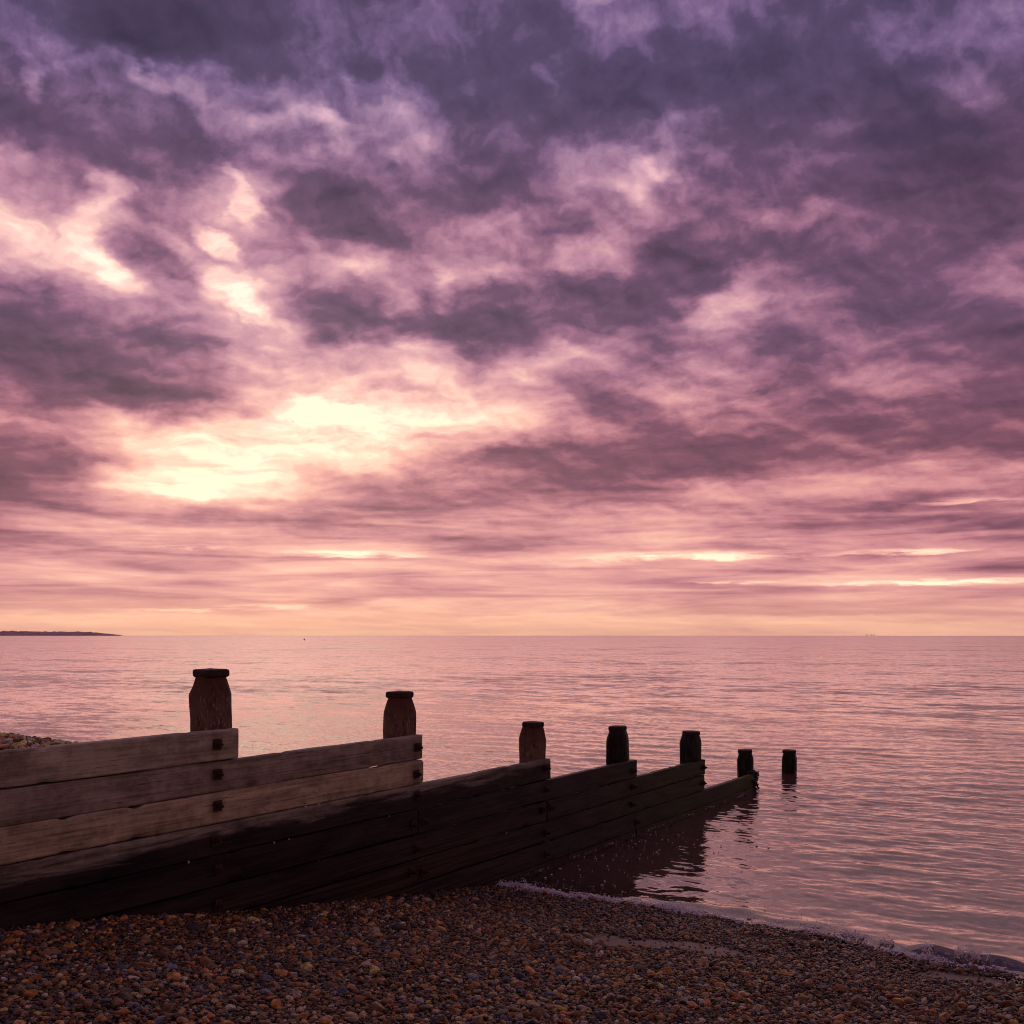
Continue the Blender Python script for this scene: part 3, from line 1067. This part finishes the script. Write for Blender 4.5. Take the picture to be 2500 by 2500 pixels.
TINT = {0: (0.80, 0.84, 0.82), 1: (0.72, 0.73, 0.75), 2: (0.92, 0.90, 0.78), 3: (0.62, 0.65, 0.67)}
# bolts: (row, g)
BOLTS = []
for r in range(0, 7):
    BOLTS.append((r, 4.155))
for r in range(1, 8):
    if r in (4, 6):
        BOLTS += [(r, 6.02), (r, 6.155)]
    else:
        BOLTS.append((r, 6.075))
for r in (3, 4, 5, 6, 7):
    if r == 5:
        BOLTS += [(r, 7.91), (r, 8.04)]
    else:
        BOLTS.append((r, 7.955))
for r in (4, 5, 6, 7):
    if r == 7:
        BOLTS += [(r, 9.81)]
    else:
        BOLTS.append((r, 9.72))
for r in (5, 6):
    BOLTS.append((r, 11.62))
BOLTS.append((7, 13.38))
brng = random.Random(5)
BOLTS = [(r, g + brng.uniform(-.012, .012), ROWTOP - PITCH * r - PITCH / 2 + brng.uniform(-.018, .02)) for r, g in BOLTS]

seed = 0
for r, spans in ROWS.items():
    zt = ROWTOP - PITCH * r
    zbm = zt - PITCH + 0.005
    for (ga, gb_) in spans:
        seed += 1
        pr = random.Random(seed * 11)
        jit = pr.uniform(-0.007, 0.007)
        sag = pr.uniform(-0.003, 0.003)
        n = max(8, int((gb_ - ga) / 0.028))
        us = np.linspace(ga, gb_, n + 1)
        us = np.concatenate([[ga], [ga + 0.004], us[1:-1], [gb_ - 0.004], [gb_]])
        nf = 10
        # section, clockwise seen from the sea: front face bottom to top, top face, back
        c = 0.007
        sec = [(0.0, zbm + c)] + [(0.0, zbm + c + (zt - zbm - 2 * c) * q / nf) for q in range(1, nf)] + [(0.0, zt - c), (c, zt), (THICK - c, zt), (THICK, zt - c),
               (THICK, zbm + c), (THICK - c, zbm), (c, zbm)]
        m_ = len(sec)
        verts, stain = [], []
        for ui, u in enumerate(us):
            ew = 0.0025 if ui in (0, len(us) - 1) else 0.0
            for (dy, z) in sec:
                e1 = mnoise.noise(Vector((u * 1.3, z * 3, seed * 5.0)))
                e2 = mnoise.noise(Vector((u * 5.0, z * 30, seed * 5.0 + 9)))
                e3 = mnoise.noise(Vector((u * 14.0, z * 60, seed * 5.0 + 19)))
                top_w = 1.0 if z > zt - 0.012 else (0.6 if z < zbm + 0.012 else 0.0)
                nick = 0.0
                q = mnoise.noise(Vector((u * 9.0, seed * 7.0, 3.3)))
                if top_w and q > 0.33:
                    nick = (q - 0.33) * 0.035
                yy = -(FACE_S - SB0) + dy + jit + 0.004 * e1 + 0.0016 * e2 + 0.0010 * e3 + (nick * 0.6 if dy < 0.01 else 0) + ew * (1 if dy < .03 else -1)
                z2 = z + 0.003 * e1 * top_w + sag + 0.0035 * mnoise.noise(Vector((u * 2.2, seed * 3.0, 8.8))) * top_w - (nick if z > zt - 0.012 else -nick * 0.4 if top_w else 0)
                verts.append((u - GB0, yy, z2))
                st = 0.0
                for (br, bg, bz) in BOLTS:
                    if abs(bz - z) < 0.16 and abs(bg - u) < 0.12 and br == r and dy < 0.01:
                        hx = abs(u - bg)
                        halo = max(0.0, 1 - math.hypot(hx / 0.075, (z - bz) / 0.085)) * 0.9
                        run = max(0.0, 1 - hx / 0.045) * max(0.0, 1 - (bz - z) / 0.15) if z < bz else 0.0
                        st = max(st, halo, run * 0.8)
                stain.append(min(1.0, st))
        faces = []
        for i in range(len(us) - 1):
            for q in range(m_):
                a, b = i * m_ + q, i * m_ + (q + 1) % m_
                faces.append((a, a + m_, b + m_, b))
        faces.append(tuple(range(m_)))
        faces.append(tuple(reversed(range((len(us) - 1) * m_, len(us) * m_))))
        pl = mesh_obj('plank', verts, faces, M_PLANK, groyne)
        bmx = bmesh.new()
        bmx.from_mesh(pl.data)
        bmesh.ops.recalc_face_normals(bmx, faces=bmx.faces)
        bmx.to_mesh(pl.data)
        bmx.free()
        at = pl.data.attributes.new('stain', 'FLOAT', 'POINT')
        at.data.foreach_set('value', stain)
        pl.data.set_sharp_from_angle(angle=R(30))
        t = TINT.get(r, (0.85, 0.8, 0.8))
        f = pr.uniform(0.92, 1.08)
        pl.color = (t[0] * f, t[1] * f, t[2] * f, 1)


def bolt_meshes():
    bm = bmesh.new()
    bmesh.ops.create_cube(bm, size=1.0)
    for v in bm.verts:
        v.co = Vector((v.co.x * 0.062, v.co.y * 0.012, v.co.z * 0.064))
    bmesh.ops.bevel(bm, geom=list(bm.edges), offset=0.004, segments=2, affect='EDGES')
    a = bpy.data.meshes.new('bolt_plate')
    bm.to_mesh(a)
    bm.free()
    a.materials.append(M_RUST)
    bm = bmesh.new()
    r_ = bmesh.ops.create_cone(bm, cap_ends=True, segments=6, radius1=0.021, radius2=0.019, depth=0.020)
    r_ = bmesh.ops.create_cone(bm, cap_ends=True, segments=10, radius1=0.010, radius2=0.008, depth=0.022, matrix=Matrix.Translation((0, 0, 0.020)))
    bmesh.ops.rotate(bm, cent=(0, 0, 0), matrix=Matrix.Rotation(R(90), 3, 'X'), verts=bm.verts)
    b = bpy.data.meshes.new('nut')
    bm.to_mesh(b)
    bm.free()
    b.materials.append(M_RUST)
    return a, b


bp_me, nut_me = bolt_meshes()
for r, g, z in BOLTS:
    o = bpy.data.objects.new('bolt_plate', bp_me)
    o.location = (g - GB0, -(FACE_S - SB0) - 0.010, z)
    o.rotation_euler = (0, brng.uniform(-0.09, 0.09), brng.uniform(-0.03, 0.03))
    link(o, groyne)
    q = bpy.data.objects.new('nut', nut_me)
    q.location = (0, -0.014, 0)
    q.rotation_euler = (0, brng.uniform(0, 1), 0)
    link(q, o)

# pale shells and grit caught in the joints
for (r, g) in ((4, 3.95), (4, 4.75), (4, 4.62), (5, 5.02), (3, 5.02), (3, 4.9), (6, 7.3), (4, 5.75), (2, 3.3)):
    o = bpy.data.objects.new('shell', PM[(r * 3 + int(g * 10)) % NV])
    zt = ROWTOP - PITCH * r
    o.location = (g - GB0, -(FACE_S - SB0) - 0.002, zt + 0.001)
    k = brng.uniform(0.004, 0.008)
    o.scale = (k * 1.5, k, k * 0.7)
    o.rotation_euler = (brng.random(), brng.random(), brng.random() * 6)
    c = brng.uniform(0.45, 0.75)
    o['col'] = [c, c * 0.88, c * 0.80, 1.0]
    link(o, groyne)


def blobs(name, pts, mat, parent, sub=1):
    """many small rounded lumps as one mesh: (x, y, z, rx, ry, rz)"""
    bm = bmesh.new()
    bmesh.ops.create_icosphere(bm, subdivisions=sub, radius=1.0)
    tv = np.array([v.co[:] for v in bm.verts])
    tf = np.array([[v.index for v in f.verts] for f in bm.faces])
    bm.free()
    pts = np.asarray(pts, float)
    n = len(pts)
    V_ = (tv[None] * (1 + 0.18 * rng.normal(0, 1, (n, len(tv), 1)))) * pts[:, None, 3:6] + pts[:, None, 0:3]
    F_ = tf[None] + (np.arange(n) * len(tv))[:, None, None]
    return np_mesh(name, V_.reshape(-1, 3), F_.reshape(-1, 3), mat, parent=parent)


mp = []
for _ in range(150):
    z = brng.uniform(-0.05, 0.245)
    mp.append((13.46 - GB0 + brng.gauss(0, 0.045), -(FACE_S - SB0) + brng.uniform(-0.03, 0.09), z, 0.016, 0.013, 0.017))
for _ in range(60):
    mp.append((13.42 - GB0 + brng.gauss(0, 0.05), -(FACE_S - SB0) + brng.uniform(-0.02, 0.08), 0.235 + abs(brng.gauss(0, 0.016)), 0.017, 0.014, 0.013))
mus = blobs('mussels', mp, M_MUSSEL, groyne)
mus['kind'] = 'stuff'

# ------------------------------------------------------------------ foam where the ripples break
fp = []


def foam_at(g, s, dz, r, flat=0.8):
    x, y = gs(g, s)
    zg = max(float(beach_z(g, s)) + 0.004, 0.004)
    fp.append((x, y, zg + dz, r, r, r * flat))


s_ = -4.78
while s_ < 1.6:
    edge = float(shore_g(s_)) + 0.060 * mnoise.noise(Vector((s_ * 4, 0, 0))) + 0.040 * mnoise.noise(Vector((s_ * 13, 4, 0)))
    dens = 0.80 + 2.0 * mnoise.noise(Vector((s_ * 2.1, 7.7, 0))) + 0.8 * mnoise.noise(Vector((s_ * 9, 1.7, 0)))
    dens = max(0.05, min(1.9, dens))
    if s_ < -3.4:
        dens = max(dens, 0.8)
    wid = 0.014 + 0.022 * dens
    for _ in range(int(16 * dens + random.random())):
        q = random.gauss(0, 1)
        foam_at(edge + 0.03 + q * wid, s_ + random.uniform(-.02, .02), abs(random.gauss(0, 0.016 * dens * math.exp(-q * q))), random.uniform(0.0018, 0.0068))
    # lace trailing seaward
    for _ in range(int(9 * dens + random.random())):
        gd = 0.05 + abs(random.gauss(0, 0.10))
        if mnoise.noise(Vector((s_ * 10.0 + 3 * gd, gd * 38, 4.4))) + 0.5 * mnoise.noise(Vector((s_ * 27, gd * 80, 1.0))) > 0.12:
            foam_at(edge + gd, s_ + random.uniform(-.006, .006), random.uniform(0.002, 0.006), random.uniform(0.0018, 0.005), 0.35)
    # droplets thrown up
    if random.random() < 0.30 * dens:
        foam_at(edge + random.gauss(0.05, 0.03), s_, random.uniform(0.012, 0.06), random.uniform(0.0012, 0.0030))
    s_ += 0.0075
# bigger flakes and beads on the lip
for _ in range(900):
    sf = random.uniform(-4.75, 1.6)
    if mnoise.noise(Vector((sf * 4.5, 21.0, 0))) > -0.02:
        ef = float(shore_g(sf)) + 0.060 * mnoise.noise(Vector((sf * 4, 0, 0))) + 0.040 * mnoise.noise(Vector((sf * 13, 4, 0)))
        foam_at(ef + 0.03 + random.gauss(0, 0.018), sf, random.uniform(0.008, 0.020), random.uniform(0.005, 0.011), 0.75)
# jets of splash
for sj, hj in ((-4.70, .05), (-4.55, .07), (-3.2, .05), (-2.9, .07), (-2.65, .05), (-2.2, .06), (-2.05, .09), (-1.98, .08), (-1.86, .10), (-1.75, .06), (-1.1, .05), (-0.7, .06)):
    for q in range(26):
        t = random.random()
        foam_at(float(shore_g(sj)) + 0.05 + random.gauss(0, 0.012 + 0.02 * t), sj + random.gauss(0, 0.012 + 0.03 * t), t * hj, random.uniform(0.0018, 0.0042) * (1.2 - t * 0.6))
# lace on the backs of the breaking ripples
for _ in range(2600):
    s0 = random.uniform(-4.4, 1.8)
    gdist = abs(random.gauss(0, 0.22)) + 0.05
    n_ = mnoise.noise(Vector((s0 * 4.0 + gdist * 3, gdist * 15, 2.0))) + 0.6 * mnoise.noise(Vector((s0 * 11.0, gdist * 37, 5.0)))
    if n_ > 0.30:
        foam_at(float(shore_g(s0)) + gdist, s0, 0.010, random.uniform(0.002, 0.006), 0.4)
# crest of the breaker at the right
for _ in range(6500):
    s0 = random.gauss(-1.1, 0.55)
    cr = 0.20 + 0.05 * math.sin(s0 * 1.9 + 0.4) + 0.03 * math.sin(s0 * 6.0)
    a_ = 0.006 + 0.080 * math.exp(-((s0 + 1.15) / 0.50) ** 2)
    if mnoise.noise(Vector((s0 * 5, 3.0, 0))) > 0.02 and mnoise.noise(Vector((s0 * 19, 8.0, 0))) > -0.15:
        foam_at(float(shore_g(s0)) + cr + random.gauss(-0.03, 0.035), s0, a_ * random.uniform(0.3, 1.1), random.uniform(0.002, 0.0055), 0.7)
# bubbles adrift in the lee of the groyne
for _ in range(80):
    g_ = random.uniform(7.5, 10.2)
    sm = -4.7 + abs(random.gauss(0, 0.55))
    x, y = gs(g_, sm)
    r_ = 0.003 + 0.009 * random.random() ** 2.2
    fp.append((x, y, 0.006 + float(wave_z(np.array([g_]), np.array([sm]), np.array([0.03]))[0]), r_ * 1.5, r_, 0.004))
# a thin line of froth where the water meets the planks
u_ = 7.4
while u_ < 13.4:
    if mnoise.noise(Vector((u_ * 3.0, 11.0, 0))) > -0.05 + 0.5 * random.random():
        x, y = gs(u_, FACE_S + 0.012 + abs(random.gauss(0, 0.006)))
        fp.append((x, y, 0.006 + float(wave_z(np.array([u_]), np.array([-4.78]), np.array([0.03]))[0]), random.uniform(0.003, 0.006), 0.003, 0.002))
    u_ += 0.011
foam = blobs('sea_foam', fp, M_FOAM, None)
tag(foam, kind='stuff')

# ------------------------------------------------------------------ far away
def headland(name, x0, x1, dist, deep, prof, seedv):
    """low wooded land on the horizon; photo columns x0 to x1"""
    nx, ny = 240, 12
    verts = []
    for j in range(ny):
        t = j / (ny - 1)
        for i in range(nx):
            f = i / (nx - 1)
            X = ((x0 + (x1 - x0) * f) - 1250) / FPX * (dist + t * deep)
            Y = dist + t * deep
            h = prof(f)
            tr = 0.75 + 0.28 * mnoise.noise(Vector((f * 60 + seedv, t * 5, 0))) + 0.20 * mnoise.noise(Vector((f * 170 + seedv, t * 9, 3)))
            z = h * tr * min(1.0, t * 5.5) ** 0.6 * (1 - max(0, t - 0.7) / 0.3)
            verts.append((X, Y, z - 0.3))
    faces = []
    for j in range(ny - 1):
        for i in range(nx - 1):
            a = j * nx + i
            faces.append((a, a + 1, a + 1 + nx, a + nx))
    o = mesh_obj(name, verts, faces, M_FOREST, None, False)
    tag(o, kind='structure')
    return o


headland('hills', -900, 303, 7000, 1500, lambda f: 41 * min(1.0, (1 - f) * 14) ** 0.8 * (0.92 + 0.08 * math.sin(f * 19)), 1.0)
# buoy
bd = 470.0
bx, byy = (743 - 1250) / FPX * bd, bd
bm = bmesh.new()
bmesh.ops.create_cone(bm, cap_ends=True, segments=16, radius1=0.34, radius2=0.46, depth=0.5, matrix=Matrix.Translation((0, 0, 0.10)))
bmesh.ops.create_cone(bm, cap_ends=True, segments=16, radius1=0.44, radius2=0.14, depth=0.45, matrix=Matrix.Translation((0, 0, 0.572)))
bme = bpy.data.meshes.new('buoy')
bm.to_mesh(bme)
bm.free()
bme.materials.append(M_BUOY)
buoy = link(bpy.data.objects.new('buoy', bme))
buoy.location = (bx, byy, 0)
buoy.scale = (0.75,) * 3
tag(buoy, 'tiny dark buoy afloat on the open sea far out', 'buoy')
bm = bmesh.new()
bmesh.ops.create_uvsphere(bm, u_segments=10, v_segments=6, radius=0.12, matrix=Matrix.Translation((0, 0, 0.85)))
tme = bpy.data.meshes.new('topmark')
bm.to_mesh(tme)
bm.free()
tme.materials.append(M_BUOY)
link(bpy.data.objects.new('topmark', tme), buoy)

# three old fort towers on stilts, specks on the horizon
FD = 6000.0
LBL = ['speck of a sea fort tower on the horizon, leftmost of the three', 'speck of a sea fort tower on the horizon, middle one of the three',
       'speck of a sea fort tower on the horizon, rightmost of the three']
for i, fx in enumerate((2117, 2127, 2134)):
    ft = bpy.data.objects.new('sea_fort', None)
    ft.location = ((fx - 1250) / FPX * FD, FD, 0)
    link(ft)
    ft.scale = (0.8, 0.8, 0.75)
    tag(ft, LBL[i], 'sea fort', 'sea fort towers on the horizon')
    bm = bmesh.new()
    bmesh.ops.create_cone(bm, cap_ends=True, segments=8, radius1=2.6, radius2=2.6, depth=4.5, matrix=Matrix.Translation((0, 0, 9.0)))
    bmesh.ops.create_cone(bm, cap_ends=True, segments=8, radius1=2.4, radius2=2.0, depth=1.6, matrix=Matrix.Translation((0, 0, 12.82)))
    me = bpy.data.meshes.new('tower_house')
    bm.to_mesh(me)
    bm.free()
    me.materials.append(M_FORT)
    link(bpy.data.objects.new('tower_house', me), ft)
    for a in range(4):
        ca, sa = math.cos(a * math.pi / 2 + 0.7), math.sin(a * math.pi / 2 + 0.7)
        v0, v1 = Vector((ca * 6.0, sa * 6.0, -1)), Vector((ca * 2.6, sa * 2.6, 5.95))
        dr = (v1 - v0)
        bm = bmesh.new()
        bmesh.ops.create_cone(bm, cap_ends=True, segments=8, radius1=0.6, radius2=0.5, depth=dr.length,
                              matrix=Matrix.Translation((v0 + v1) / 2) @ dr.to_track_quat('Z', 'Y').to_matrix().to_4x4())
        me = bpy.data.meshes.new('leg')
        bm.to_mesh(me)
        bm.free()
        me.materials.append(M_FORT)
        link(bpy.data.objects.new('leg', me), ft)


def gull_mesh(name):
    """small bird on the wing: body with tail and two bent wings"""
    v = [(-.02, .20, 0), (.02, .20, 0), (.045, .08, .03), (-.045, .08, .03), (.05, -.06, 0), (-.05, -.06, 0), (.03, -.24, .01), (-.03, -.24, .01),
         (0, .08, -.045), (0, -.06, -.04), (0, .22, -.01), (0, -.24, -.008)]
    f = [(0, 1, 2, 3), (3, 2, 4, 5), (5, 4, 6, 7), (1, 10, 8, 2), (10, 0, 3, 8), (2, 8, 9, 4), (8, 3, 5, 9), (4, 9, 11, 6), (9, 5, 7, 11), (6, 11, 7), (0, 10, 1)]
    for sx in (1, -1):
        b = len(v)
        v += [(sx * .04, .07, .02), (sx * .04, -.06, .012), (sx * .26, .10, .12), (sx * .26, -.02, .11), (sx * .52, -.04, .04), (sx * .50, -.08, .035),
              (sx * .04, .02, .034), (sx * .26, .05, .128)]
        f += [(b, b + 6, b + 7, b + 2), (b + 6, b + 1, b + 3, b + 7), (b, b + 2, b + 3, b + 1), (b + 2, b + 7, b + 4), (b + 7, b + 3, b + 5, b + 4), (b + 2, b + 4, b + 5, b + 3)]
    me = bpy.data.meshes.new(name)
    me.from_pydata(v, [], f)
    me.materials.append(M_GULL)
    return me


gm = gull_mesh('gull')
for (px_, py_, dd, yaw, roll, lab) in (
        (846, 893, 215, 0.5, 0.35, 'tiny dark gull flying before the pink edge of the bright gap'),
        (715, 1030, 230, 1.3, 0.1, 'tiny gull speck in the brightest pale gap of cloud'),
        (1790, 991, 225, 2.0, -0.4, 'tiny gull speck against mauve cloud right of the middle'),
        (1537, 335, 150, 0.9, 0.2, 'topmost tiny gull speck, below the dark upper clouds')):
    o = link(bpy.data.objects.new('gull', gm))
    o.location = ((px_ - 1250) / FPX * dd, dd, H + (HZ - py_) / FPX * dd)
    o.rotation_euler = (0.1, roll, yaw)
    o.scale = (0.8,) * 3 if dd > 200 else (0.55,) * 3
    tag(o, lab, 'gull', 'gulls specks in the sky')

# ------------------------------------------------------------------ sea haze
HAZE = True
if HAZE:
    m, N = new_mat('sea haze')
    pv = N.new('ShaderNodeVolumePrincipled')
    pv.inputs['Color'].default_value = (0.95, 0.90, 0.93, 1)
    pv.inputs['Density'].default_value = 2.4e-5
    o_ = N.new('ShaderNodeOutputMaterial')
    N.l.new(pv.outputs[0], o_.inputs['Volume'])
    E_ = 10400.0
    vv = [(x, y, z) for z in (-2.5, 85.0) for y in (-E_ * 0.5, E_ * 1.35) for x in (-E_ * 1.35, E_ * 1.35)]
    ff = [(0, 2, 3, 1), (4, 5, 7, 6), (0, 1, 5, 4), (2, 6, 7, 3), (0, 4, 6, 2), (1, 3, 7, 5)]
    hz = mesh_obj('haze', vv, ff, m, None, False)
    tag(hz, kind='stuff')
